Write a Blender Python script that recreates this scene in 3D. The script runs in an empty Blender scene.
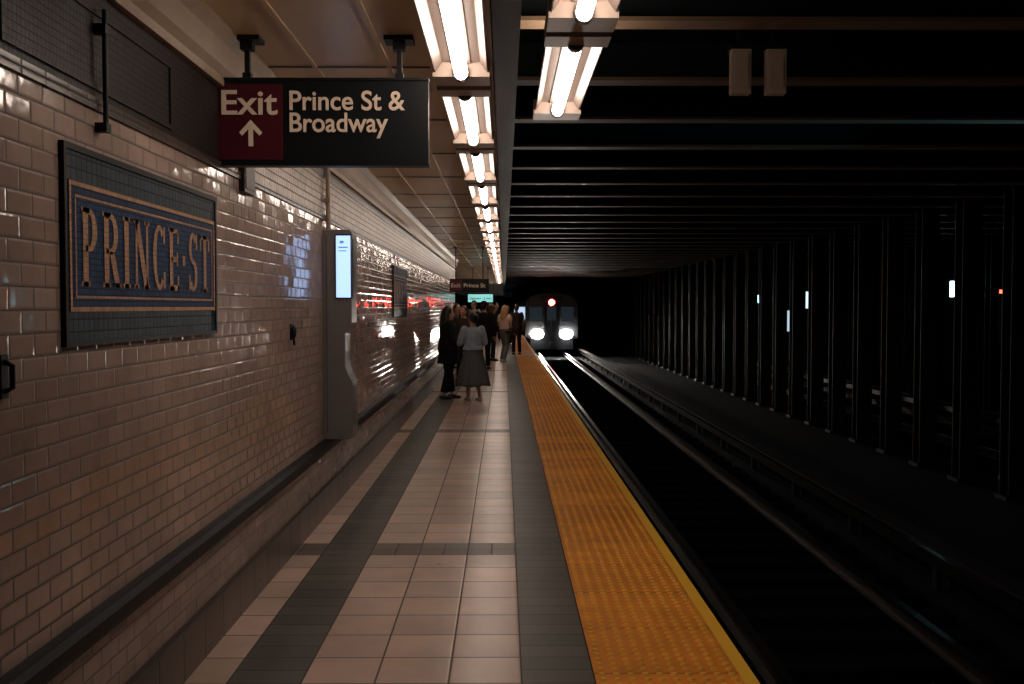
import bpy, math, random
from mathutils import Vector, Matrix
random.seed(7)
scene = bpy.context.scene
COL = scene.collection
F = 995.0
WX = -1.375      # wall plane
EX = 1.07        # platform edge
CEIL = 2.9
BED = -1.15

# ------------------------------------------------------------------ helpers
class MB:
    """mesh builder"""
    def __init__(s): s.v=[]; s.f=[]; s.m=[]
    def add(s, vs, fs, mi=0):
        o=len(s.v); s.v+= [tuple(v) for v in vs]
        for f in fs: s.f.append(tuple(i+o for i in f)); s.m.append(mi)
    def box(s, x0,x1,y0,y1,z0,z1, mi=0):
        v=[(x0,y0,z0),(x1,y0,z0),(x1,y1,z0),(x0,y1,z0),(x0,y0,z1),(x1,y0,z1),(x1,y1,z1),(x0,y1,z1)]
        f=[(3,2,1,0),(4,5,6,7),(0,1,5,4),(1,2,6,5),(2,3,7,6),(3,0,4,7)]
        s.add(v,f,mi)
    def quad(s,a,b,c,d,mi=0): s.add([a,b,c,d],[(0,1,2,3)],mi)
    def prism(s, poly, axis, a, b, mi=0):
        n=len(poly)
        def P(p,t):
            if axis=='y': return (p[0],t,p[1])
            if axis=='x': return (t,p[0],p[1])
            return (p[0],p[1],t)
        v=[P(p,a) for p in poly]+[P(p,b) for p in poly]
        f=[tuple(range(n)), tuple(range(2*n-1,n-1,-1))]+[(i,i+n,(i+1)%n+n,(i+1)%n) for i in range(n)]
        s.add(v,f,mi)
    def tube(s, pts, rad, n=12, ref=(0,1,0), mi=0, cap=True):
        pts=[Vector(p) for p in pts]; rad=[(r,r) if not isinstance(r,(tuple,list)) else r for r in rad]
        if cap:
            d0=(pts[0]-pts[1]).normalized(); d1=(pts[-1]-pts[-2]).normalized()
            r0=min(rad[0]); r1=min(rad[-1])
            P0=[pts[0]+d0*r0*k for k in (0.92,0.62)]; R0=[(rad[0][0]*q,rad[0][1]*q) for q in (0.38,0.78)]
            P1=[pts[-1]+d1*r1*k for k in (0.62,0.92)]; R1=[(rad[-1][0]*q,rad[-1][1]*q) for q in (0.78,0.38)]
            pts=P0+pts+P1; rad=R0+rad+R1
        V=[];L=len(pts)
        for i,p in enumerate(pts):
            a=pts[max(i-1,0)]; b=pts[min(i+1,L-1)]
            d=(b-a).normalized(); rf=Vector(ref)
            if abs(d.dot(rf))>0.95: rf=Vector((1,0,0)) if abs(d.x)<0.9 else Vector((0,0,1))
            u=rf.cross(d).normalized(); w=d.cross(u).normalized()
            for k in range(n):
                t=2*math.pi*k/n
                V.append(p+u*rad[i][0]*math.cos(t)+w*rad[i][1]*math.sin(t))
        fs=[]
        for i in range(L-1):
            for k in range(n):
                fs.append((i*n+k,i*n+(k+1)%n,(i+1)*n+(k+1)%n,(i+1)*n+k))
        fs.append(tuple(range(n-1,-1,-1))); fs.append(tuple((L-1)*n+k for k in range(n)))
        s.add(V,fs,mi)
    def ell(s,c,r,mi=0,n=16,m=10):
        V=[];fs=[]
        for i in range(1,m):
            ph=math.pi*i/m
            for k in range(n):
                t=2*math.pi*k/n
                V.append((c[0]+r[0]*math.sin(ph)*math.cos(t),c[1]+r[1]*math.sin(ph)*math.sin(t),c[2]-r[2]*math.cos(ph)))
        b=len(V); V.append((c[0],c[1],c[2]-r[2])); V.append((c[0],c[1],c[2]+r[2]))
        for i in range(m-2):
            for k in range(n): fs.append((i*n+k,i*n+(k+1)%n,(i+1)*n+(k+1)%n,(i+1)*n+k))
        for k in range(n):
            fs.append((b,(k+1)%n,k)); fs.append((b+1,(m-2)*n+k,(m-2)*n+(k+1)%n))
        s.add(V,fs,mi)
    def mesh(s,name):
        me=bpy.data.meshes.new(name); me.from_pydata(s.v,[],s.f); me.update()
        me.polygons.foreach_set('material_index',s.m); return me
    def obj(s,name,mats,smooth=False,parent=None,bevel=0,remesh=0,sm=3,recalc=True):
        me=s.mesh(name)
        for m in (mats if isinstance(mats,(list,tuple)) else [mats]): me.materials.append(m)
        if recalc:
            import bmesh
            bm=bmesh.new(); bm.from_mesh(me); bmesh.ops.recalc_face_normals(bm,faces=bm.faces); bm.to_mesh(me); bm.free()
        o=bpy.data.objects.new(name,me); COL.objects.link(o)
        if remesh:
            r=o.modifiers.new('r','REMESH'); r.mode='VOXEL'; r.voxel_size=remesh; r.use_smooth_shade=True
            q=o.modifiers.new('s','SMOOTH'); q.iterations=sm; q.factor=0.5
            dg=bpy.context.evaluated_depsgraph_get()
            nm=bpy.data.meshes.new_from_object(o.evaluated_get(dg)); o.modifiers.clear(); o.data=nm; nm.name=name
            if not nm.materials:
                nm.materials.append(mats if not isinstance(mats,(list,tuple)) else mats[0])
            smooth=True
        if smooth: o.data.polygons.foreach_set('use_smooth',[True]*len(o.data.polygons))
        if bevel:
            b=o.modifiers.new('b','BEVEL'); b.width=bevel; b.segments=2; b.limit_method='ANGLE'
        if parent: o.parent=parent
        return o

def empty(name,loc=(0,0,0),rz=0):
    e=bpy.data.objects.new(name,None); e.location=loc; e.rotation_euler=(0,0,rz); e.empty_display_size=.1; COL.objects.link(e); return e

class NT:
    def __init__(s,name):
        s.m=bpy.data.materials.new(name); s.m.use_nodes=True; s.t=s.m.node_tree; s.b=s.t.nodes['Principled BSDF']
    def n(s,typ,ins={},**kw):
        nd=s.t.nodes.new(typ)
        for k,v in kw.items(): setattr(nd,k,v)
        for k,v in ins.items():
            if isinstance(v,bpy.types.NodeSocket): s.t.links.new(v,nd.inputs[k])
            else: nd.inputs[k].default_value=v
        return nd
    def math(s,op,a,b=0.0,c=0.0):
        return s.n('ShaderNodeMath',{0:a,1:b,2:c},operation=op).outputs[0]
    def mix(s,fac,a,b,blend='MIX'):
        nd=s.t.nodes.new('ShaderNodeMix'); nd.data_type='RGBA'; nd.blend_type=blend
        for i,v in ((0,fac),(6,a),(7,b)):
            if isinstance(v,bpy.types.NodeSocket): s.t.links.new(v,nd.inputs[i])
            else: nd.inputs[i].default_value=v
        return nd.outputs[2]
    def set(s,k,v):
        if isinstance(v,bpy.types.NodeSocket): s.t.links.new(v,s.b.inputs[k])
        else: s.b.inputs[k].default_value=v
def c4(c): return (c[0],c[1],c[2],1)

def mat(name,col,rough=.5,metal=0,var=.15,nscale=8,bump=0,bscale=60,spec=.5,emit=None,es=0):
    T=NT(name)
    pos=T.n('ShaderNodeTexCoord').outputs['Object']
    nz=T.n('ShaderNodeTexNoise',{'Vector':pos,'Scale':nscale,'Detail':4.0})
    lo=[max(0,c*(1-var)) for c in col]; hi=[min(1,c*(1+var)) for c in col]
    T.set('Base Color',T.mix(nz.outputs['Fac'],c4(lo),c4(hi)))
    T.set('Roughness',rough); T.set('Metallic',metal); T.set('Specular IOR Level',spec)
    if bump:
        nb=T.n('ShaderNodeTexNoise',{'Vector':pos,'Scale':bscale,'Detail':3.0})
        T.set('Normal',T.n('ShaderNodeBump',{'Height':nb.outputs['Fac'],'Strength':bump,'Distance':.01}).outputs[0])
    if emit: T.set('Emission Color',c4(emit)); T.set('Emission Strength',es)
    return T.m

def tile_mat(name,plane,w,h,base,grout,var,rough,off=0.5,mort=.004,tilt=.03,orig=(0,0),dirt=.25,bump=.35,rvar=.1,warp=0.0,spec=.5,coat=0):
    """procedural tiles: per-tile colour, per-tile tilt, grout grooves. plane: 'yz' wall, 'xy' floor, 'xz'"""
    T=NT(name)
    geo=T.n('ShaderNodeNewGeometry'); sp=T.n('ShaderNodeSeparateXYZ',{0:geo.outputs['Position']})
    ax={'x':0,'y':1,'z':2}
    a=T.math('DIVIDE',T.math('SUBTRACT',sp.outputs[ax[plane[0]]],orig[0]),w)
    b=T.math('DIVIDE',T.math('SUBTRACT',sp.outputs[ax[plane[1]]],orig[1]),h)
    row=T.math('FLOOR',b)
    par=T.math('MULTIPLY',T.math('PINGPONG',row,1.0),off)
    a2=T.math('ADD',a,par); colm=T.math('FLOOR',a2)
    fa=T.math('FRACT',a2); fb=T.math('FRACT',b)
    da=T.math('MULTIPLY',T.math('MINIMUM',fa,T.math('SUBTRACT',1.0,fa)),w)
    db=T.math('MULTIPLY',T.math('MINIMUM',fb,T.math('SUBTRACT',1.0,fb)),h)
    d=T.math('MINIMUM',da,db)
    gm=T.n('ShaderNodeMapRange',{0:d,1:mort*.5,2:mort*1.3,3:0.0,4:1.0}).outputs[0]
    idv=T.n('ShaderNodeCombineXYZ',{0:colm,1:row})
    wn=T.n('ShaderNodeTexWhiteNoise',{'Vector':idv.outputs[0]},noise_dimensions='3D')
    lo=c4([c*(1-var) for c in base]); hi=c4([min(1,c*(1+var)) for c in base])
    tc=T.mix(wn.outputs['Value'],lo,hi)
    nz=T.n('ShaderNodeTexNoise',{'Vector':geo.outputs['Position'],'Scale':1.3,'Detail':5.0,'Roughness':.65})
    dm=T.n('ShaderNodeMapRange',{0:nz.outputs['Fac'],1:.3,2:.7,3:1-dirt,4:1.0}).outputs[0]
    tc=T.mix(1.0,tc,T.n('ShaderNodeCombineXYZ',{0:dm,1:dm,2:dm}).outputs[0],'MULTIPLY')
    T.set('Base Color',T.mix(gm,c4(grout),tc))
    nr=T.n('ShaderNodeTexNoise',{'Vector':geo.outputs['Position'],'Scale':9.0,'Detail':4.0})
    r=T.math('ADD',T.math('MULTIPLY',nr.outputs['Fac'],rvar),rough-rvar*.5)
    r=T.math('MAXIMUM',r,T.math('MULTIPLY',T.math('SUBTRACT',1.0,gm),.8))
    T.set('Roughness',r); T.set('Specular IOR Level',spec)
    tl=T.n('ShaderNodeVectorMath',{0:wn.outputs['Color'],1:(.5,.5,.5)},operation='SUBTRACT').outputs[0]
    tl=T.n('ShaderNodeVectorMath',{0:tl,'Scale':tilt},operation='SCALE').outputs[0]
    nn=T.n('ShaderNodeVectorMath',{0:geo.outputs['Normal'],1:tl},operation='ADD').outputs[0]
    nn=T.n('ShaderNodeVectorMath',{0:nn},operation='NORMALIZE').outputs[0]
    edge=T.n('ShaderNodeMapRange',{0:d,1:0.0,2:mort*2.2,3:0.0,4:1.0}).outputs[0]
    hh=edge
    if warp:
        n2=T.n('ShaderNodeTexNoise',{'Vector':geo.outputs['Position'],'Scale':14.0,'Detail':1.0})
        hh=T.math('ADD',edge,T.math('MULTIPLY',n2.outputs['Fac'],warp))
    T.set('Normal',T.n('ShaderNodeBump',{'Height':hh,'Strength':bump,'Distance':.003,'Normal':nn}).outputs[0])
    return T.m

def emis(name,col,s):
    T=NT(name); T.set('Base Color',c4(col)); T.set('Emission Color',c4(col)); 
    nz=T.n('ShaderNodeTexNoise',{'Scale':3.0}); T.set('Roughness',.4)
    T.set('Emission Strength',T.math('ADD',T.math('MULTIPLY',nz.outputs['Fac'],s*.05),s))
    return T.m

# ------------------------------------------------------------------ materials
M={}
M['wall']=tile_mat('white_subway_tile','yz',.150,.068,(.52,.375,.315),(.09,.06,.048),.10,.11,tilt=.045,orig=(0,.026),dirt=.45,bump=.6,warp=.9,spec=1.0,rvar=.08)
M['frieze_dark_shaded']=tile_mat('dark_shaded_mosaic','yz',.025,.025,(.020,.015,.013),(.015,.012,.010),.3,.5,off=0,tilt=.03,dirt=.4,bump=.12,mort=.002,spec=.2)  # dark mosaic with some of the upper wall's shade put into its colour
M['frieze_tan']=tile_mat('tan_mosaic','yz',.06,.05,(.28,.19,.125),(.08,.055,.04),.3,.3,off=.5,tilt=.05,dirt=.4)
M['band']=tile_mat('brown_border_tile','yz',.15,.06,(.07,.05,.04),(.035,.025,.02),.3,.3,off=0,tilt=.03)
M['base']=tile_mat('baseboard_tile','yz',.30,.23,(.11,.078,.064),(.05,.035,.03),.2,.3,off=0,tilt=.02)
OX=-.866
M['fl_light']=tile_mat('light_floor_tile','xy',.314,.314,(.70,.49,.395),(.11,.075,.06),.15,.30,off=0,orig=(OX,.1),tilt=.010,dirt=.35,mort=.005,bump=.3)
M['fl_dark']=tile_mat('dark_floor_tile','xy',.314,.157,(.115,.106,.086),(.04,.036,.03),.2,.42,off=0,orig=(OX,.1),tilt=.008,dirt=.3,mort=.004,bump=.3,rvar=.04,spec=.4)
M['fl_band']=tile_mat('band_floor_tile','xy',.157,.157,(.17,.13,.10),(.07,.052,.04),.3,.4,off=0,orig=(OX,.1),tilt=.008,dirt=.3,mort=.004,bump=.3,rvar=.04)
M['ceil']=mat('painted_ceiling',(.62,.45,.26),.32,var=.2,nscale=1.6,bump=.15,bscale=4)
M['cornice']=mat('cornice_paint',(.34,.25,.18),.5,var=.15,bump=.1)
M['blackrail']=mat('black_rail_paint',(.008,.009,.011),.5,spec=.25)
def yel(name,c0,c1):
    T=NT(name)
    geo=T.n('ShaderNodeNewGeometry'); sp=T.n('ShaderNodeSeparateXYZ',{0:geo.outputs['Position']})
    pid=T.math('FLOOR',T.math('DIVIDE',sp.outputs[1],.61))
    wn=T.n('ShaderNodeTexWhiteNoise',{'W':pid},noise_dimensions='1D')
    nz=T.n('ShaderNodeTexNoise',{'Vector':geo.outputs['Position'],'Scale':5.0,'Detail':6.0})
    cc=T.mix(wn.outputs['Value'],c0,c1)
    fr=T.math('FRACT',T.math('DIVIDE',sp.outputs[1],.61))
    jm=T.n('ShaderNodeMapRange',{0:T.math('MINIMUM',fr,T.math('SUBTRACT',1.0,fr)),1:.006,2:.012,3:.35,4:1.0}).outputs[0]
    nm=T.n('ShaderNodeMapRange',{0:nz.outputs['Fac'],1:.3,2:.65,3:.78,4:1.0}).outputs[0]
    k=T.math('MULTIPLY',jm,nm)
    T.set('Base Color',T.mix(1.0,cc,T.n('ShaderNodeCombineXYZ',{0:k,1:k,2:k}).outputs[0],'MULTIPLY')); T.set('Roughness',.5); T.set('Specular IOR Level',.3)
    return T.m
M['yel']=yel('yellow_tactile_paint',(.62,.21,.020,1),(.97,.32,.025,1))
M['yeldome']=yel('yellow_dome_paint',(.97,.42,.06,1),(1.0,.52,.08,1))
M['yeledge']=mat('yellow_edge_paint',(1.0,.52,.05),.45,var=.12,nscale=3,spec=.3)
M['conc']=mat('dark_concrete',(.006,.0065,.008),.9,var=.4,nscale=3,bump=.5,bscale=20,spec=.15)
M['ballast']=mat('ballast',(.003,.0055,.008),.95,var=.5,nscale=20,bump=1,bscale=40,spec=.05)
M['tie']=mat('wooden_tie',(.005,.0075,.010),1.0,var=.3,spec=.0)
M['rail']=mat('rail_steel',(.10,.088,.08),.32,1,var=.2)
M['third']=mat('third_rail_cover',(.012,.012,.013),.7,var=.2,spec=.1)
M['steel']=mat('painted_steel',(.006,.009,.012),.7,var=.3,nscale=5,spec=.1)
M['fitting']=mat('painted_fitting',(.05,.04,.034),.45,var=.2,nscale=5)
M['girder']=mat('girder_paint',(.014,.013,.013),.6,var=.3,spec=.2)
M['beam']=mat('beam_paint',(.14,.095,.062),.6,var=.6,nscale=1.2,spec=.2)
M['colm']=mat('column_paint',(.013,.012,.012),.6,var=.3,spec=.15)
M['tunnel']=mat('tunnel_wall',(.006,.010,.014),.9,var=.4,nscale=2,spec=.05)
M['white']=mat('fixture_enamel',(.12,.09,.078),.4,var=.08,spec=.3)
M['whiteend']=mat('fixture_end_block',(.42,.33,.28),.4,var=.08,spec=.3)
M['tube']=emis('fluorescent_tube',(1,.84,.71),15.5)
M['black']=mat('sign_black',(.006,.008,.010),.4,spec=.3)
M['maroon']=mat('sign_maroon',(.085,.010,.018),.4,var=.1,spec=.3)
M['cream']=mat('sign_lettering',(.75,.58,.45),.5,var=.05,emit=(.8,.58,.42),es=.06)
M['grey']=mat('kiosk_metal',(.20,.19,.19),.42,.15,var=.1)
M['greyd']=mat('kiosk_dark',(.03,.03,.032),.3)
M['screen']=emis('kiosk_screen',(.40,.60,1),1.3)
M['blue']=tile_mat('blue_mosaic','yz',.02,.02,(.008,.040,.115),(.004,.012,.03),.4,.6,off=0,tilt=.02,mort=.002,bump=.12,spec=.2)
M['navy']=tile_mat('green_blue_border','yz',.04,.04,(.010,.028,.045),(.005,.01,.014),.4,.5,off=0,tilt=.02,mort=.003,bump=.12,spec=.25)
M['lett']=tile_mat('letter_mosaic','yz',.018,.018,(.50,.28,.16),(.22,.12,.075),.2,.6,off=0,tilt=.02,mort=.0012,bump=.1,spec=.2)

# ------------------------------------------------------------------ room
ENDW=28.0; Y0=-6.0; YE=130.0
b=MB()
xs=[WX,OX-.314,OX,OX+.942,OX+1.256]     # light, dark, light, dark
ysb=[]; 
for yb in (6.52,12.6,18.7,24.8,30.9,37.0,43): ysb+= [yb, yb+.314]
def snap(v): return .1+round((v-.1)/.314)*.314
ys=[Y0]+[snap(v) for v in ysb]+[60.0]
ms=[0,1,0,1]
for i in range(4):
    for j in range(len(ys)-1):
        mi=ms[i]
        if j%2==1 and mi==0: mi=2
        b.quad((xs[i],ys[j],0),(xs[i+1],ys[j],0),(xs[i+1],ys[j+1],0),(xs[i],ys[j+1],0),mi)
b.quad((xs[0],60,0),(xs[4],60,0),(xs[4],YE,0),(xs[0],YE,0),0)
b.quad((-4.5,ENDW,0),(WX,ENDW,0),(WX,YE,0),(-4.5,YE,0),0)
# slab body
b.quad((xs[4],Y0,0),(EX,Y0,0),(EX,YE,0),(xs[4],YE,0),3)
b.quad((EX,Y0,-.0),(EX,YE,-.0),(EX,YE,-.25),(EX,Y0,-.25),3)
b.quad((EX,Y0,-.25),(EX,YE,-.25),(EX-.35,YE,-.25),(EX-.35,Y0,-.25),3)
b.quad((EX-.35,Y0,-.25),(EX-.35,YE,-.25),(EX-.35,YE,BED),(EX-.35,Y0,BED),3)
b.obj('floor',[M['fl_light'],M['fl_dark'],M['fl_band'],M['conc']],recalc=False)

# tactile strip with real truncated domes
b=MB(); tx0=xs[4]+.002; tx1=EX-.05
b.box(tx0,tx1,-4,56,0.0,.008,0)
b.box(tx1,EX+.012,-4,56,-.05,.010,1)
yy=2.0; cnt=10; sx=(tx1-tx0)/cnt
while yy<32:
    for i in range(cnt):
        cx=tx0+sx*(i+.5); n=6 if yy>12 else 8
        V=[(cx+.019*math.cos(2*math.pi*k/n),yy+.019*math.sin(2*math.pi*k/n),.008) for k in range(n)]
        V+=[(cx+.0125*math.cos(2*math.pi*k/n),yy+.0125*math.sin(2*math.pi*k/n),.016) for k in range(n)]
        b.add(V,[(k,(k+1)%n,(k+1)%n+n,k+n) for k in range(n)]+[tuple(range(n,2*n))],2)
    yy+=.061
b.obj('tactile_warning_strip',[M['yel'],M['yeledge'],M['yeldome']],recalc=False)

# left wall
b=MB()
b.box(WX-.4,WX,Y0,ENDW,.23,2.27,0)
b.obj('wall_left',M['wall'])
b=MB(); b.box(WX-.4,WX,Y0,4.9,2.27,2.66,0); b.box(WX-.4,WX,4.9,ENDW,2.27,2.66,1)
for y0,y1 in ((1.3,2.55),(2.75,4.15)):       # raised frames on the dark frieze
    b.box(WX,WX+.008,y0,y1,2.33,2.35,0); b.box(WX,WX+.008,y0,y1,2.58,2.60,0)
    b.box(WX,WX+.008,y0,y0+.02,2.35,2.58,0); b.box(WX,WX+.008,y1-.02,y1,2.35,2.58,0)
b.box(WX,WX+.012,Y0,ENDW,2.26,2.30,2)
b.box(WX,WX+.008,4.9,ENDW,2.585,2.64,2)
b.obj('trim_1',[M['frieze_dark_shaded'],M['frieze_tan'],M['band']])
b=MB(); b.prism([(WX-.4,2.66),(WX+.03,2.66),(WX+.03,2.70),(WX+.06,2.73),(WX+.06,2.84),(WX+.10,2.88),(WX+.10,CEIL),(WX-.4,CEIL)],'y',Y0,ENDW)
b.obj('trim_2',M['cornice'])
b=MB(); b.box(WX-.4,WX+.012,Y0,ENDW,-.02,.215,0); b.box(WX-.4,WX+.018,Y0,ENDW,.215,.23,0); b.obj('baseboard_left',M['base'])
b=MB(); b.prism([(WX,.50),(WX+.045,.505),(WX+.055,.53),(WX+.055,.565),(WX+.04,.585),(WX,.59)],'y',Y0,ENDW); b.obj('wall_bumper_rail',M['blackrail'])
b=MB(); b.box(-4.7,-4.5,ENDW-.4,YE,0,CEIL,0); b.box(-4.7,WX-.4,ENDW-.6,ENDW-.4,0,CEIL,0); b.box(-4.7,EX,YE,YE+.3,BED,CEIL,0)
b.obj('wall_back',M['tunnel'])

# platform ceiling with seams
b=MB(); b.box(-4.7,-.06,Y0,YE,CEIL,CEIL+.3,0)
for x in (-1.02,-.62): b.box(x-.012,x+.012,Y0,60,CEIL-.008,CEIL,0)
y=2.4
while y<45: b.box(WX+.1,-.4,y,y+.02,CEIL-.006,CEIL,1); y+=1.52
b.obj('ceiling',[M['ceil'],M['band']])
b=MB(); b.box(-.05,.07,Y0,YE,CEIL-.10,CEIL-.08,0); b.box(0.0,.02,Y0,YE,CEIL-.08,3.5,0); b.box(-.06,.07,Y0,YE,3.3,3.5)
b.obj('ceiling_edge_girder',M['girder'])
# track ceiling
b=MB(); b.box(.07,16,Y0,YE,3.55,3.8,0)
k=0; y=7.35-1.52*6
while y<75:
    b.box(.07,15.8,y,y+.18,3.26,3.285,1)
    b.box(.07,15.8,y+.08,y+.10,3.285,3.55,0)
    y+=1.52
b.obj('ceiling_track',[M['steel'],M['beam']])
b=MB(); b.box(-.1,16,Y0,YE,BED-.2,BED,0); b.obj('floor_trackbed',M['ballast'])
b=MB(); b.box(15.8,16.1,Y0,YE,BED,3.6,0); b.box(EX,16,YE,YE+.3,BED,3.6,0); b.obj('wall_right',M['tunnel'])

# tracks
def track(x0,third):
    e=empty('railway_track')
    b=MB()
    for rx in (x0-.72,x0+.72):
        b.prism([(rx-.07,BED+.10),(rx+.07,BED+.10),(rx+.07,BED+.115),(rx+.012,BED+.13),(rx+.012,BED+.20),(rx+.036,BED+.215),(rx+.036,BED+.25),(rx-.036,BED+.25),(rx-.036,BED+.215),(rx-.012,BED+.20),(rx-.012,BED+.13),(rx-.07,BED+.115)],'y',Y0,120)
    b.obj('running_rails',M['rail'],parent=e)
    b=MB(); y=0
    while y<50: b.box(x0-1.25,x0+1.25,y,y+.22,BED,BED+.10); y+=.6
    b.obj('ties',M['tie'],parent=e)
    b=MB(); b.box(third-.035,third+.035,Y0,110,BED+.2,BED+.32,1); b.prism([(third-.11,BED+.40),(third+.11,BED+.40),(third+.11,BED+.43),(third-.11,BED+.43)],'y',Y0,110)
    y=0
    while y<60: b.box(third+.09,third+.11,y,y+.08,BED,BED+.41); b.box(third-.03,third+.03,y,y+.1,BED,BED+.2);y+=2.4
    b.obj('third_rail',[M['third'],M['rail']],parent=e)
track(2.63,4.25); track(9.3,10.9)

# columns
def colrow(x,y0,n,sp,w=.15):
    b=MB()
    for i in range(n):
        y=y0+i*sp
        b.box(x-w,x+w,y-.14,y-.12,BED,3.27); b.box(x-w,x+w,y+.12,y+.14,BED,3.27); b.box(x-.012,x+.012,y-.12,y+.12,BED,3.27)
        b.box(x-w-.05,x+w+.05,y-.18,y+.18,BED,BED+.06)
    b.obj('steel_column_row',M['colm'])
colrow(7.3,18.67-1.52*7,50,1.52)
colrow(11.3,9.2,40,1.52)
# tunnel lamps on far column row; tall dim ones stand in for lit wall
def lamp_or_sliver(x,y,z,col,s,w=.05,h=.16):
    b=MB()
    b.box(x-w-.03,x+w+.03,y,y+.10,z-h-.03,z+h+.06,0); b.box(x-w,x+w,y-.02,y,z-h,z+h,1); b.box(x+w,x+.25,y+.02,y+.05,z-.03,z+.03,0)
    b.obj('tunnel_lamp_or_sliver',[M['steel'],emis('lamp_or_sliver_glow',col,s)],bevel=.01)
for dx,dz,col,s,w,h in ((451,18,(.45,.85,1),9,.11,.19),(257,8,(.35,.85,1),9,.22,.16),(218,-3,(.35,.8,1),6,.22,.15),(304,7,(.6,.85,1),1.6,.07,.3),(331,-15,(.6,.85,.95),1.0,.05,.45),(356,-18,(.7,.8,.85),1.0,.05,.45),(389,-5,(.8,.75,.7),.6,.06,.5),(499,14,(1,.08,.04),6,.06,.07),(502,-12,(.7,.8,.85),.6,.06,.5),(285,-14,(.6,.8,.9),.8,.06,.4),(420,-14,(.6,.85,.95),.7,.05,.5)):
    D=10.95*F/dx; lamp_or_sliver(10.95,D,1.6+dz*D/F,col,s,w,h)
# added cool up-light out of view, with made-up housing, to tint track beams
b=MB(); b.box(6.85,7.15,9.3,9.5,2.26,2.34,0); b.box(6.87,7.13,9.32,9.48,2.34,2.35,1); b.box(7.15,7.3,9.38,9.42,2.28,2.32,0)
b.obj('added_teal_uplight',[M['steel'],emis('added_uplight_lens',(.3,.7,1),1.0)])
l=bpy.data.lights.new('added_teal_spot','SPOT'); l.energy=260; l.color=(.22,.7,1); l.spot_size=math.radians(34); l.spot_blend=.8; l.shadow_soft_size=.05
o=bpy.data.objects.new('added_teal_spot',l); o.location=(6.95,9.4,2.42); COL.objects.link(o); o.parent=bpy.data.objects['added_teal_uplight']
o.rotation_euler=Vector((-2.6,.1,.84)).to_track_quat('-Z','Y').to_euler()

# hanging equipment boxes over the near track
for px in (740,775):
    D=6.3; X=(px-504)*D/F
    b=MB(); z0=1.6+(307-95)*D/F
    b.box(X-.062,X+.062,D,D+.08,z0,3.24,0); b.box(X-.075,X+.075,D-.008,D+.09,3.22,3.255,1); b.box(X-.045,X+.045,D-.006,D,z0+.03,3.19,0)
    b.box(X-.02,X+.02,D+.03,D+.06,3.24,3.55,1)
    b.obj('signal_box',[M['whiteend'],M['steel']],bevel=.006)

# ------------------------------------------------------------------ fluorescent fixtures
fm=MB()
L=2.0
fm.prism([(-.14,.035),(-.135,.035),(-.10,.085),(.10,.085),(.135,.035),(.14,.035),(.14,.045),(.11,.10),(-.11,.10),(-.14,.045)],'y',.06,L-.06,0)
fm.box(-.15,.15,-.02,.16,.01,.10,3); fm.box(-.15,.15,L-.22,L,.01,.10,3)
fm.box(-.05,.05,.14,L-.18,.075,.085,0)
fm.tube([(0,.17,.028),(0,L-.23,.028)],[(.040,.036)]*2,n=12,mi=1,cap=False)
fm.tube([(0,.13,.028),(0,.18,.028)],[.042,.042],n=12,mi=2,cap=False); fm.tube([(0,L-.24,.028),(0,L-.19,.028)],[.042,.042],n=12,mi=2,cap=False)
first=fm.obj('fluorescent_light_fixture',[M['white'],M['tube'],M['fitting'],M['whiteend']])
mesh=first.data
bpy.data.objects.remove(first)
def fix(x,y,z):
    o=bpy.data.objects.new('fluorescent_light_fixture',mesh); o.location=(x,y,z); COL.objects.link(o); return o
for i in range(22): fix(-.225,3.5+2.13*i,CEIL-.10)
for y in (2.5,4.6):
    o=fix(.34,y,CEIL-.08)
    l=bpy.data.lights.new('added_beam_fill','AREA'); l.shape='RECTANGLE'; l.size=.10; l.size_y=1.5; l.energy=14.0; l.color=(1,.78,.58)  # added area light, no real slot; brightens the beams above
    q=bpy.data.objects.new('added_beam_fill',l); q.location=(0,.95,.16); q.rotation_euler=(math.pi,0,0); COL.objects.link(q); q.parent=o
b=MB()
for y in (2.7,4.3,4.8,6.4): b.box(.325,.355,y,y+.03,CEIL+.05,3.26)
b.box(.22,.46,2.4,6.62,CEIL+.022,CEIL+.05)
b.obj('light_hanger_rail',M['steel'])

# ------------------------------------------------------------------ text helper
def text(body,size,loc,mat_,parent,name,off=.012,ext=.003,sx=1.0):
    cu=bpy.data.curves.new(name,'FONT'); cu.body=body; cu.size=size; cu.offset=off*size; cu.extrude=ext
    cu.materials.append(mat_); o=bpy.data.objects.new(name,cu); COL.objects.link(o)
    dg=bpy.context.evaluated_depsgraph_get(); me=bpy.data.meshes.new_from_object(o.evaluated_get(dg)); bpy.data.objects.remove(o)
    if not me.materials: me.materials.append(mat_)
    o=bpy.data.objects.new(name,me); COL.objects.link(o); o.location=loc; o.rotation_euler=(math.pi/2,0,0); o.scale=(sx,1,1); o.parent=parent
    return o
def textw(body,h,x0,x1,z,y,m,parent,name):
    o=text(body,1.0,(0,0,0),m,parent,name)
    xsv=[v.co.x for v in o.data.vertices]; zsv=[v.co.y for v in o.data.vertices]
    s=(x1-x0)/(max(xsv)-min(xsv)); sz=h
    o.scale=(s,sz,1); o.location=(x0-min(xsv)*s,y,z)
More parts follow.
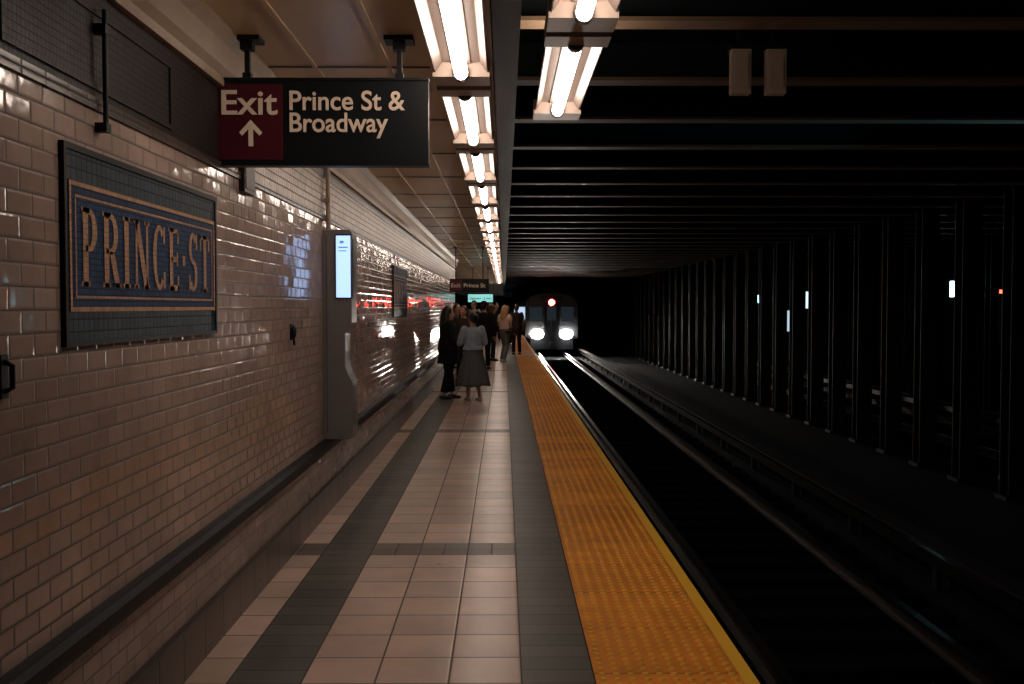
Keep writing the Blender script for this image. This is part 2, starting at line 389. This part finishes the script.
# exit sign
D=4.84; k=D/F
def SX(px): return (px-504)*k
def SZ(py): return 1.6+(307-py)*k
e=empty('exit_sign')
b=MB(); b.box(SX(219.5),SX(429),D,D+.06,SZ(165),SZ(83),0)
b.box(SX(219.5),SX(285),D-.004,D,SZ(161),SZ(87),1)
b.box(SX(219.5)-.004,SX(429)+.004,D-.008,D+.066,SZ(83),SZ(83)+.012,0); b.box(SX(219.5)-.004,SX(429)+.004,D-.008,D+.066,SZ(165)-.010,SZ(165),0)
b.obj('panel',[M['black'],M['maroon']],parent=e)
b=MB()
for px in (249,400):
    b.box(SX(px)-.012,SX(px)+.012,D+.02,D+.045,SZ(83),CEIL-.02); b.box(SX(px)-.07,SX(px)+.07,D-.03,D+.09,CEIL-.022,CEIL)
    b.box(SX(px)-.03,SX(px)+.03,D+.005,D+.06,CEIL-.06,CEIL-.02)
    b.box(SX(px)-.02,SX(px)+.02,D+.01,D+.055,SZ(83)+.01,SZ(83)+.04)
b.obj('hangers',M['blackrail'],parent=e)
textw('Exit',.165,SX(225),SX(280),SZ(116.5),D-.008,M['cream'],e,'exit_text')
textw('Prince St &',.130,SX(292),SX(406),SZ(112),D-.006,M['cream'],e,'street_text')
textw('Broadway',.130,SX(292),SX(389),SZ(133.5),D-.006,M['cream'],e,'avenue_text')
b=MB(); cx=SX(253.5); 
b.prism([(cx-.011,SZ(148)),(cx+.011,SZ(148)),(cx+.011,SZ(129)),(cx-.011,SZ(129))],'y',D-.009,D-.004)
for s in (-1,1): b.prism([(cx,SZ(122)),(cx,SZ(128.5)),(cx+s*.042,SZ(137.5)),(cx+s*.055,SZ(134.5))],'y',D-.009,D-.004)
b.obj('arrow',M['cream'],parent=e)

# ------------------------------------------------------------------ station name plaques
def glyph(ch,u,w):
    q=[]
    def R(a,b,c,d): q.append([(u+a,c),(u+b,c),(u+b,d),(u+a,d)])
    def arc(cx,cy,ro,so,ri,si,a0,a1,n=14):
        for i in range(n):
            t0=math.radians(a0+(a1-a0)*i/n); t1=math.radians(a0+(a1-a0)*(i+1)/n)
            q.append([(u+cx+ri*math.cos(t0),cy+si*math.sin(t0)),(u+cx+ro*math.cos(t0),cy+so*math.sin(t0)),(u+cx+ro*math.cos(t1),cy+so*math.sin(t1)),(u+cx+ri*math.cos(t1),cy+si*math.sin(t1))])
    st=.040; sf=.014; S=.082
    def stem(x,t=st):
        R(x,x+t,0,1); R(x-sf,x+t+sf,0,.06); R(x-sf,x+t+sf,.94,1)
    if ch in 'PR':
        stem(.012); R(.03,w*.5,1-S,1); R(.03,w*.5,.44,.44+S)
        arc(w*.48,.72,w*.47,.28,w*.47-.038,.28-S,-90,90)
        if ch=='R': q.append([(u+w*.40,.48),(u+w*.40+.042,.48),(u+w+.012,0),(u+w-.035,0)]); R(w-.04,w+.022,0,.06)
    elif ch=='I': stem(w*.5-st/2)
    elif ch=='N':
        stem(.012,.022); stem(w-.034,.022); q.append([(u+.006,1),(u+.050,1),(u+w-.010,0),(u+w-.054,0)])
    elif ch=='C':
        arc(w*.52,.5,w*.52,.5,w*.52-.038,.5-S,48,312,22); R(w*.85,w*.85+.018,.72,.98); R(w*.85,w*.85+.018,.02,.28)
    elif ch=='E':
        stem(.012); R(.03,w,1-S,1); R(.03,w*.85,.46,.46+S); R(.03,w,0,S); R(w-.018,w,.76,1); R(w-.018,w,0,.24); R(w*.8,w*.8+.014,.40,.62)
    elif ch=='S':
        arc(w*.5,.73,w*.48,.27,w*.48-.036,.27-S,30,270); arc(w*.5,.27,w*.48,.27,w*.48-.036,.27-S,-150,90); R(w*.84,w*.84+.016,.72,.98); R(w*.04,w*.04+.016,.02,.28)
    elif ch=='T':
        stem(w*.5-st/2); R(0,w,1-S,1); R(0,.018,.72,1); R(w-.018,w,.72,1)
    elif ch=='.': R(w*.15,w*.85,.42,.58)
    return q
def plaque(ya,yb):
    e=empty('station_name_plaque'); L=yb-ya
    b=MB(); x=WX
    b.box(x,x+.012,ya,yb,1.475,2.115,0)                # outer dark field
    b.box(x,x+.018,ya,yb,2.095,2.115,1); b.box(x,x+.018,ya,yb,1.475,1.49,1); b.box(x,x+.018,ya,ya+.018,1.49,2.095,1); b.box(x,x+.018,yb-.018,yb,1.49,2.095,1)
    b.obj('field',[M['navy'],M['blackrail']],parent=e)
    b=MB(); b.box(x+.012,x+.015,ya+.05,yb-.05,1.60,1.985,0); b.obj('blue_panel',M['blue'],parent=e)
    b=MB()
    for (z0,z1) in ((1.585,1.60),(1.985,2.0)): b.box(x+.012,x+.017,ya+.035,yb-.035,z0,z1)
    for (y0,y1) in ((ya+.035,ya+.05),(yb-.05,yb-.035)): b.box(x+.012,x+.017,y0,y1,1.60,1.985)
    for (z0,z1) in ((1.628,1.636),(1.950,1.958)): b.box(x+.015,x+.017,ya+.075,yb-.075,z0,z1)
    for (y0,y1) in ((ya+.075,ya+.083),(yb-.083,yb-.075)): b.box(x+.015,x+.017,y0,y1,1.636,1.95)
    b.obj('gold_border',M['lett'],parent=e)
    b=MB(); ws=[('P',.13),('R',.14),('I',.065),('N',.155),('C',.14),('E',.125),('.',.05),('S',.12),('T',.14)]
    tot=sum(w for _,w in ws); gap=(L-.24-tot)/8; u=ya+.12
    for ch,w in ws:
        for poly in glyph(ch,u,w): b.add([(x+.0175,p[0],1.668+p[1]*.255) for p in poly],[tuple(range(len(poly)))])
        u+=w+gap
    b.obj('lettering',M['lett'],parent=e,recalc=False)
plaque(3.10,4.73); plaque(12.3,14.0)

# ------------------------------------------------------------------ kiosk
e=empty('information_kiosk'); D=7.56
P=[(WX,.592),(-1.165,.592),(-1.150,.62),(-1.150,1.03),(-1.185,1.09),(-1.205,1.15),(-1.205,1.40),(-1.155,1.48),(-1.150,2.16),(-1.17,2.185),(WX,2.185)]
b=MB(); b.prism(P,'y',D,D+.26); b.obj('body',M['grey'],parent=e,bevel=.006)
b=MB(); b.box(-1.275,-1.155,D-.012,D,1.66,2.15,0); b.box(-1.268,-1.160,D-.014,D-.012,1.672,2.138,1)
b.box(-1.150,-1.146,D+.03,D+.23,1.66,2.12,0); b.box(-1.155,-1.148,D+.03,D+.23,.7,1.0,0)
b.box(WX+.03,WX+.033,D-.004,D,.65,2.14,0)
b.obj('display',[M['greyd'],M['screen']],parent=e)
b=MB(); b.box(-1.24,-1.21,D-.017,D-.014,2.08,2.10); b.box(-1.25,-1.18,D-.017,D-.014,2.045,2.055); b.box(-1.25,-1.19,D-.017,D-.014,2.02,2.027)
b.obj('display_lettering',mat('display_blue',(.1,.2,.5),.5,emit=(.15,.3,.8),es=.6),parent=e)
b=MB(); b.tube([(WX+.03,D+.1,2.18),(WX+.03,D+.1,2.66)],[.018,.018],cap=False); b.box(WX,WX+.05,D+.07,D+.13,2.40,2.43); b.obj('conduit',M['cornice'],parent=e,smooth=False)

# wall fittings
b=MB(); D=6.42; b.ell((WX+.02,D,1.44),(.02,.028,.045)); b.tube([(WX+.02,D,1.40),(WX+.025,D,1.36)],[.008,.008]); b.box(WX,WX+.012,D-.02,D+.02,1.39,1.49)
b.obj('wall_hook',M['blackrail'],smooth=True)
b=MB(); D=2.72; b.box(WX,WX+.015,D-.02,D+.02,1.35,1.47); b.tube([(WX+.015,D,1.45),(WX+.035,D,1.44),(WX+.035,D,1.38),(WX+.015,D,1.37)],[.008]*4); b.obj('wall_bracket',M['blackrail'])
b=MB(); b.tube([(WX+.03,3.40,2.20),(WX+.03,3.40,2.60)],[.009,.009],cap=False); b.box(WX,WX+.04,3.38,3.42,2.19,2.22);b.box(WX,WX+.04,3.38,3.42,2.52,2.55); b.obj('wall_conduit',M['blackrail'])
b=MB(); b.box(WX,WX+.03,5.2,5.42,2.20,2.36); b.box(WX+.03,WX+.034,5.22,5.40,2.22,2.34); b.obj('junction_box',M['fitting'])

# ------------------------------------------------------------------ far hanging signs
def hsign(name,D,x0,x1,y0,y1,mats,teal=False):
    k=D/F; X=lambda p:(p-504)*k; Z=lambda p:1.6+(307-p)*k
    e=empty(name); b=MB(); b.box(X(x0),X(x1),D,D+.06,Z(y1),Z(y0),0)
    for p in (x0+6,x1-6): b.box(X(p)-.012,X(p)+.012,D+.02,D+.04,Z(y0),CEIL,0); b.box(X(p)-.06,X(p)+.06,D,D+.06,CEIL-.02,CEIL,0)
    if teal: b.box(X(x0)+.04,X(x1)-.04,D-.01,D,Z(y1)+.03,Z(y0)-.03,1)
    else: b.box(X(x0),X(x0)+.26,D-.01,D,Z(y1)+.02,Z(y0)-.02,1)
    b.obj('panel',mats,parent=e)
    if teal: textw('Uptown  2 min',.13,X(x0)+.09,X(x1)-.09,Z((y0+y1)/2)-.045,D-.014,M['black'],e,'lettering')
    else:
        textw('Exit',.12,X(x0)+.03,X(x0)+.23,Z((y0+y1)/2)-.04,D-.013,M['cream'],e,'exit_text')
        textw('Prince St',.12,X(x0)+.30,X(x1)-.08,Z((y0+y1)/2)-.04,D-.005,M['cream'],e,'lettering')
hsign('exit_sign',21.5,450,489,279,292,[M['black'],mat('sign_red',(.1,.012,.02),.4)])
hsign('train_arrival_display',33,467,494,293.5,303,[M['black'],emis('teal_display',(.30,.80,.78),.75)],True)

# ------------------------------------------------------------------ train
ty=55.0; tc=2.63
e=empty('subway_train')
ss=mat('stainless_steel',(.10,.105,.115),.45,.6,var=.1); dk=mat('train_dark',(.008,.009,.012),.4); gl=mat('train_glass',(.015,.02,.03),.08,emit=(.4,.55,.7),es=.03)
b=MB(); w=1.45
prof=[(-w,-.15),(-w,1.55),(-w+.06,1.9),(-w+.35,2.2),(-w+.8,2.35),(w-.8,2.35),(w-.35,2.2),(w-.06,1.9),(w,1.55),(w,-.15)]
b.prism([(tc+p[0],p[1]) for p in prof],'y',ty,ty+60,0)
for x in (-w,): 
    yy=ty+.8
    while yy<ty+58: b.box(tc+x-.01,tc+x,yy,yy+1.3,.9,1.6,1); yy+=1.9
b.obj('car_body',[ss,emis('window_light',(.6,.75,1),.9)],parent=e)
b=MB()
b.box(tc-.40,tc+.40,ty-.03,ty,-.1,1.9,0); b.box(tc-.26,tc+.26,ty-.035,ty-.03,.85,1.65,1)
b.box(tc-1.22,tc-.52,ty-.02,ty,.8,1.6,1); b.box(tc+.52,tc+1.22,ty-.02,ty,.8,1.6,1)
b.box(tc-1.3,tc+1.3,ty-.02,ty,-.15,.0,0); b.box(tc-1.2,tc+1.2,ty+.1,ty+59,-.75,-.15,0)
b.box(tc-.12,tc+.12,ty-.5,ty+.1,-.55,-.35,0); b.box(tc-.6,tc+.6,ty-.03,ty,1.95,2.2,0)
b.box(tc-.02,tc+.02,ty-.2,ty,0,1.1,0)
for wx in (-.72,.72):
    for yy in (1.5,3.6): b.tube([(tc+wx-.06,ty+yy,BED+.67),(tc+wx+.06,ty+yy,BED+.67)],[.41,.41],n=20,cap=False)
b.obj('cab_front',[dk,gl],parent=e)
b=MB()
for s in (-1,1):
    for q in (0,.20): b.tube([(tc+s*(.70+q),ty-.08,.09),(tc+s*(.70+q),ty,.09)],[.24,.24],n=24,cap=False)
b.obj('headlights',emis('headlight',(1,.95,.88),160),parent=e)
b=MB()
b.tube([(tc,ty-.06,1.85),(tc,ty,1.85)],[.17,.17],n=16,cap=False)
b.obj('red_marker_light',emis('red_light',(1,.05,.03),60),parent=e)
for s in (-1,1):
    l=bpy.data.lights.new('headlamp_beam','SPOT'); l.energy=1500; l.color=(1,.9,.8); l.spot_size=math.radians(50); l.spot_blend=.6; l.shadow_soft_size=.15
    o=bpy.data.objects.new('headlamp_beam',l); o.location=(tc+s*.79,ty-.15,.06); COL.objects.link(o); o.parent=e
    o.rotation_euler=Vector((0,-1,-.04)).to_track_quat('-Z','Y').to_euler()

# ------------------------------------------------------------------ people
skin=mat('skin',(.50,.27,.18),.5,var=.06,nscale=20)
skin2=mat('skin_dark',(.28,.15,.09),.5,var=.06,nscale=20)
eyew=mat('eye_white',(.7,.7,.7),.2,var=0); eyeb=mat('eye_dark',(.01,.008,.006),.2,var=0); lipm=mat('lips',(.35,.09,.08),.4,var=.05)
def cloth(n,c,r=.85,var=.2,sc=30): return mat(n,c,r,var=var,nscale=sc,bump=.35,bscale=180,spec=.2)

def person(name,x,y,rot,h,arms,legs=None,top=None,top_hem=.88,top_puff=1.0,bottom='pants',botm=None,hair='long',hairm=None,shoem=None,sk=None,
           legcover=1.0,bag=None,cap=None,sleeve=1.0,lean=0,vox=.008,head_turn=0,skirt=(.86,.38,.30),z=0):
    s=h/1.7; sk=sk or skin
    e=empty(name,(x,y,z),rot); e.scale=(s,s,s)
    legs=legs or [((-.095,.01,.49),(-.10,-.02,.09)),((.095,.02,.49),(.11,.0,.09))]
    ly=lambda z: lean*max(0,z-.95)
    sh=[Vector((-.17,ly(1.4),1.385)),Vector((.17,ly(1.4),1.385))]
    # --- body
    b=MB()
    tor=[(.86,.135,.105),(.93,.165,.12),(1.0,.15,.11),(1.08,.128,.098),(1.18,.14,.105),(1.28,.155,.115),(1.36,.15,.10),(1.41,.10,.075),(1.45,.055,.055)]
    b.tube([(0,ly(t[0]),t[0]) for t in tor],[(t[1],t[2]) for t in tor],n=24,ref=(0,1,0))
    hy=ly(1.5)+.01
    b.tube([(0,hy-.015,1.40),(0,hy,1.53)],[.055,.052],n=16)
    # head
    ct,stn=math.cos(head_turn),math.sin(head_turn)
    def H(px,py,pz): return (px*ct-py*stn, hy+px*stn+py*ct, pz)
    hr=[(1.470,.030,.035,.045),(1.485,.048,.055,.03),(1.515,.062,.075,.015),(1.55,.071,.088,.005),(1.59,.076,.095,-.002),(1.63,.074,.094,-.006),(1.665,.062,.08,-.01),(1.69,.04,.05,-.012)]
    V=[];n=20
    for (z,rx,ry,oy) in hr:
        for k2 in range(n):
            t=2*math.pi*k2/n; V.append(H(rx*math.cos(t),oy+ry*math.sin(t),z))
    fs=[(i*n+k2,i*n+(k2+1)%n,(i+1)*n+(k2+1)%n,(i+1)*n+k2) for i in range(len(hr)-1) for k2 in range(n)]+[tuple(range(n-1,-1,-1)),tuple((len(hr)-1)*n+k2 for k2 in range(n))]
    b.add(V,fs)
    b.tube([H(0,.088,1.59),H(0,.104,1.56),H(0,.112,1.545)],[.009,.012,.014],n=8)        # nose
    b.tube([H(-.035,.082,1.605),H(0,.092,1.607),H(.035,.082,1.605)],[.009,.008,.009],n=8) # brow
    for sd in (-1,1): b.ell(H(sd*.078,-.005,1.575),(.012,.018,.032),n=10,m=8)
    b.tube([H(-.02,.082,1.515),H(0,.090,1.515),H(.02,.082,1.515)],[.008,.009,.008],n=8)
    # arms + hands
    ends=[]
    for i,(el,wr) in enumerate(arms):
        S=sh[i]; el=Vector(el); wr=Vector(wr)
        b.tube([S,(S+el)/2,el],[.052,.046,.038],n=14); b.tube([el,el.lerp(wr,.35),wr],[.038,.037,.025],n=14)
        d=(wr-el).normalized(); side=Vector((1,0,0)) if abs(d.x)<.8 else Vector((0,0,1))
        side=(side-d*side.dot(d)).normalized(); nr=d.cross(side).normalized()
        b.tube([wr,wr+d*.045,wr+d*.085],[(.024,.018),(.038,.015),(.038,.013)],n=12,ref=tuple(nr))
        for j,(o,Lg) in enumerate(((-.030,.058),(-.010,.074),(.010,.078),(.030,.068))):
            p0=wr+d*.07+side*o; p1=wr+d*.09+side*o*1.05; p2=p1+(d*.9+nr*.35).normalized()*Lg*.5; p3=p2+(d*.6+nr*.8).normalized()*Lg*.5
            b.tube([p0,p1,p2,p3],[.0095,.009,.0085,.0075],n=8)
        ins=-1 if wr.x>0 else 1
        q0=wr+d*.03+side*ins*.02; q1=wr+d*.06+side*ins*.05+nr*.01; q2=wr+d*.09+side*ins*.058+nr*.02
        b.tube([q0,q1,q2],[.013,.011,.009],n=8); ends.append((S,el,wr,d))
    # legs
    for i,(kn,an) in enumerate(legs):
        hx=(-.085,.085)[i]; kn=Vector(kn); an=Vector(an); hp=Vector((hx,0,.90))
        b.tube([hp,hp.lerp(kn,.45),kn],[.088,.074,.052],n=16); b.tube([kn,kn.lerp(an,.33),kn.lerp(an,.75),an],[.050,.054,.036,.032],n=16)
        b.tube([an+Vector((0,-.03,-.035)),an+Vector((0,.05,-.055)),an+Vector((0,.13,-.07))],[(.032,.03),(.036,.022),(.034,.014)],n=12,ref=(0,0,1))
    b.obj('body',sk,parent=e,remesh=vox,sm=2)
    # eyes
    b=MB()
    for sd in (-1,1):
        b.ell(H(sd*.031,.082,1.582),(.013,.009,.008),0,10,8); b.ell(H(sd*.031,.0895,1.582),(.0055,.004,.0055),1,8,6)
    b.tube([H(-.022,.0895,1.516),H(0,.098,1.517),H(.022,.0895,1.516)],[(.004,.006)]*3,n=8,mi=2)
    b.obj('face_details',[eyew,eyeb,lipm],smooth=True,parent=e)
    # shoes
    b=MB()
    for kn,an in legs:
        an=Vector(an)
        b.tube([an+Vector((0,-.045,-.045)),an+Vector((0,.03,-.042)),an+Vector((0,.09,-.055)),an+Vector((0,.15,-.062))],[(.037,.038),(.040,.040),(.045,.030),(.036,.022)],n=14,ref=(0,0,1))
        b.tube([an+Vector((0,-.05,-.078)),an+Vector((0,.15,-.080))],[(.040,.010),(.040,.010)],n=14,ref=(0,0,1))
    b.obj('shoes',shoem,parent=e,remesh=.008,sm=1)
    # top
    b=MB(); g=.018*top_puff
    tt=[t for t in tor if t[0]>top_hem+.03 and t[0]<1.42]
    r0=[(top_hem,.168,.128)] if top_hem<1.0 else [(top_hem,.138,.108)]
    tt=r0+tt
    b.tube([(0,ly(t[0]),t[0]) for t in tt],[(t[1]+g+(.01*top_puff if t[0]<1.1 else 0),t[2]+g+(.01*top_puff if t[0]<1.1 else 0)) for t in tt],n=24,ref=(0,1,0),cap=False)
    b.tube([(0,ly(1.4),1.36),(0,ly(1.44),1.435)],[(.14,.095),(.075,.07)],n=20,cap=False)
    for (S,el,wr,d) in ends:
        if sleeve>=1: b.tube([S,(S+el)/2,el],[.062+g*.4,.058+g*.5,.052+g*.4],n=14); b.tube([el,el.lerp(wr,.5),wr-d*.01],[.052+g*.4,.047+g*.4,.038+g*.4],n=14)
        else: b.tube([S,S.lerp(el,sleeve)],[.062+g*.4,.058+g*.5],n=14)
    b.obj('top',top,parent=e,remesh=.009,sm=4)
    # bottom
    if bottom=='pants':
        b=MB(); b.tube([(0,0,.84),(0,0,.93),(0,0,1.03)],[(.16,.12),(.178,.132),(.158,.12)],n=24)
        for i,(kn,an) in enumerate(legs):
            hx=(-.085,.085)[i]; kn=Vector(kn); an=Vector(an); hp=Vector((hx,0,.90)); lo=kn.lerp(an,legcover)
            wd=1.25 if top_puff>1.55 else 1.0
            b.tube([hp,hp.lerp(kn,.5),kn],[.098,.086*wd,.068*wd],n=16); b.tube([kn,kn.lerp(lo,.5),lo],[.067*wd,.062*wd,.056*wd],n=16,cap=False)
        b.obj('trousers',botm,parent=e,remesh=.009,sm=3)
    else:
        b=MB(); z1=1.04; z0=skirt[0]; n=72; V=[]; rows=12
        for i in range(rows+1):
            t=i/rows; z=z1+(z0-z1)*t; fl=t**.75
            rx=.135+(skirt[1]-.135)*fl; ry=.11+(skirt[2]-.11)*fl
            for k2 in range(n):
                a=2*math.pi*k2/n; wv=1+.055*t*math.sin(a*12+.7*math.sin(a*3))+.02*t*math.sin(a*5+1)
                V.append((rx*wv*math.cos(a),ry*wv*math.sin(a),z+.012*t*math.sin(a*4)))
        fs=[(i*n+k2,i*n+(k2+1)%n,(i+1)*n+(k2+1)%n,(i+1)*n+k2) for i in range(rows) for k2 in range(n)]
        b.add(V,fs); o=b.obj('skirt',botm,smooth=True,parent=e,recalc=False); md=o.modifiers.new('s','SOLIDIFY'); md.thickness=.006
    # hair
    b=MB()
    b.ell(H(0,-.022,1.610),(.089,.100,.108),n=24,m=16)
    if hair=='long':
        for j in range(9):
            a=math.pi*(1.02+.96*j/8); px,py=.070*math.cos(a),-.02+.085*math.sin(a)
            pts=[H(px*.9,py*.9,1.64),H(px*1.12,py*1.1,1.56),H(px*1.3,py*1.15-.01,1.46),H(px*1.35,py*1.2-.02,1.36),H(px*1.1+.008*math.sin(j*3),py*1.15-.02,1.25+.03*math.sin(j*2.1))]
            b.tube(pts,[.03,.034,.034,.03,.014],n=10)
    elif hair=='bun': b.ell(H(0,-.13,1.63),(.045,.045,.045)); b.ell(H(0,-.05,1.56),(.075,.06,.06))
    else: b.ell(H(0,-.04,1.57),(.080,.072,.075),n=20,m=12)
    b.obj('hair',hairm,parent=e,remesh=.008,sm=2)
    if cap:
        b=MB(); b.ell(H(0,-.01,1.64),(.096,.110,.085),n=24,m=14); 
        b.tube([H(0,.05,1.635),H(0,.12,1.63),H(0,.165,1.618)],[(.075,.014),(.068,.010),(.045,.008)],n=14,ref=(0,0,1))
        b.obj('cap',cap,parent=e,remesh=.008,sm=2)
    if bag:
        bx,by,bz,bm=bag
        b=MB(); b.tube([(bx,by-.14,bz),(bx,by+.14,bz)],[(.06,.15)]*2,n=16,ref=(1,0,0)); b.tube([(bx,by-.10,bz),(bx,by-.10,bz+.06),(bx,by+.10,bz+.06),(bx,by+.10,bz)],[.06]*4,n=8)
        sxp=.06 if bx>0 else -.06
        b.tube([(bx,by-.12,bz+.1),(bx*.9,by-.07,(bz+1.42)/2),(sxp*2.2,ly(1.4)-.03,1.455),(bx*.9,by+.07,(bz+1.42)/2),(bx,by+.12,bz+.1)],[.011]*5,n=8)
        b.obj('shoulder_bag',bm,parent=e,remesh=.009,sm=2)
    return e

blk=cloth('black_cloth',(.009,.009,.011)); denim=cloth('light_denim',(.34,.42,.50),var=.4,sc=14); tul=cloth('grey_tulle',(.12,.13,.145),.8)
blkhair=mat('black_hair',(.012,.009,.008),.4,var=.4,nscale=60); brn=mat('brown_hair',(.07,.035,.018),.45,var=.4,nscale=60); bln=mat('blonde_hair',(.55,.30,.13),.45,var=.3,nscale=60)
wsh=mat('white_sneaker',(.6,.56,.52),.5,var=.05); bsh=mat('black_shoe',(.015,.014,.014),.4)
peach=cloth('peach_top',(.80,.55,.43)); olive=cloth('grey_trousers',(.16,.16,.145)); navyc=cloth('navy_cloth',(.014,.018,.027)); brownc=cloth('brown_cloth',(.06,.04,.03))
bagm=mat('leather_bag',(.03,.015,.012),.4); greyc=cloth('grey_shirt',(.10,.095,.09)); redc=cloth('white_shirt',(.38,.34,.32))
def PX(px,D): return (px-504)*D/F
R90=math.pi/2
# local facing +Y ; rot 0 = facing away from camera, rot -90deg = facing +X
person('woman',PX(448,17.3),17.3,-R90*.85,1.60,[((-.24,.05,1.10),(-.14,.26,1.05)),((.24,.04,1.10),(.15,.27,1.12))],
  legs=[((-.09,.03,.49),(-.10,.09,.09)),((.09,.0,.49),(.11,-.11,.09))],top=blk,top_hem=.66,top_puff=2.6,botm=blk,hair='long',hairm=blkhair,shoem=bsh,vox=.0065,legcover=.9,head_turn=0)
person('woman',PX(473,16.9),16.9,R90*.22,1.50,[((-.25,.05,1.12),(-.10,.24,1.18)),((.25,.03,1.13),(.12,.25,1.12))],
  legs=[((-.08,.01,.49),(-.09,.02,.09)),((.09,.03,.49),(.12,-.03,.09))],top=denim,top_hem=.99,top_puff=1.7,bottom='skirt',botm=tul,hair='bun',hairm=blkhair,shoem=wsh,vox=.0065,skirt=(.30,.33,.28),head_turn=.3)
person('woman',PX(463.5,21.5),21.5,math.pi*.9,1.62,[((-.23,.0,1.12),(-.2,.16,1.0)),((.23,.0,1.12),(.2,.16,1.0))],top=brownc,top_hem=.9,botm=navyc,hair='long',hairm=brn,shoem=bsh,vox=.009)
person('man',PX(484,25.5),25.5,-.3,1.74,[((-.24,-.02,1.10),(-.25,.08,.86)),((.24,-.02,1.10),(.25,.08,.86))],top=blk,top_hem=.85,top_puff=1.5,botm=blk,hair='short',hairm=blkhair,shoem=bsh,cap=blk,vox=.009)
person('woman',PX(505,28.8),28.8,-R90*.35,1.64,[((-.23,.02,1.12),(-.16,.22,1.10)),((.23,-.03,1.12),(.22,.12,.95))],
  legs=[((-.10,.14,.50),(-.11,-.02,.10)),((.10,-.05,.49),(.12,-.26,.10))],top=peach,top_hem=1.0,top_puff=1.3,botm=olive,hair='long',hairm=bln,shoem=wsh,vox=.009,bag=(.24,-.02,.92,bagm),sleeve=.5)
person('man',PX(516.5,33),33,.2,1.66,[((-.23,.0,1.12),(-.2,.1,.9)),((.24,-.02,1.12),(.25,.1,.95))],top=brownc,botm=navyc,hair='short',hairm=brn,shoem=bsh,vox=.01,sleeve=.5,z=.017)
person('man',PX(490,35),35,math.pi,1.76,[((-.24,.0,1.12),(-.2,.16,1.0)),((.24,.0,1.12),(.2,.16,1.0))],top=navyc,botm=blk,hair='short',hairm=blkhair,shoem=bsh,vox=.01,sk=skin2)
person('man',PX(474,32),32,math.pi*.8,1.80,[((-.24,.0,1.12),(-.25,.06,.88)),((.24,.0,1.12),(.25,.06,.88))],top=redc,botm=navyc,hair='short',hairm=brn,shoem=bsh,vox=.01)
person('woman',PX(508,42),42,math.pi,1.66,[((-.23,.0,1.12),(-.2,.16,1.0)),((.23,.0,1.12),(.2,.16,1.0))],top=greyc,botm=blk,hair='long',hairm=blkhair,shoem=bsh,vox=.01)
person('woman',PX(457,26),26,math.pi*1.2,1.68,[((-.23,.0,1.12),(-.2,.16,1.0)),((.23,.0,1.12),(.2,.16,1.0))],top=greyc,botm=navyc,hair='long',hairm=brn,shoem=bsh,vox=.01)
person('man',PX(497,46),46,math.pi,1.78,[((-.24,.0,1.12),(-.2,.16,1.0)),((.24,.0,1.12),(.2,.16,1.0))],top=blk,botm=blk,hair='short',hairm=blkhair,shoem=bsh,vox=.01)
person('woman',PX(493,29.5),29.5,-R90,1.66,[((-.23,.0,1.12),(-.2,.16,1.0)),((.23,.0,1.12),(.2,.16,1.0))],top=navyc,botm=navyc,hair='long',hairm=brn,shoem=bsh,vox=.01)

# ------------------------------------------------------------------ world & camera
w=bpy.data.worlds.new('World'); scene.world=w; w.use_nodes=True
bg=w.node_tree.nodes['Background']; bg.inputs[0].default_value=(.35,.5,.75,1); bg.inputs[1].default_value=.004
cam=bpy.data.cameras.new('Camera'); cam.lens=35; cam.sensor_width=36; cam.clip_start=.05; cam.clip_end=300
co=bpy.data.objects.new('Camera',cam); COL.objects.link(co); co.location=(0,0,1.6)
pitch=math.atan(35/F); yaw=math.atan(8/F)
co.rotation_euler=(math.pi/2-pitch,0,-yaw)
scene.camera=co
scene.view_settings.view_transform='Standard'
scene.view_settings.exposure=0
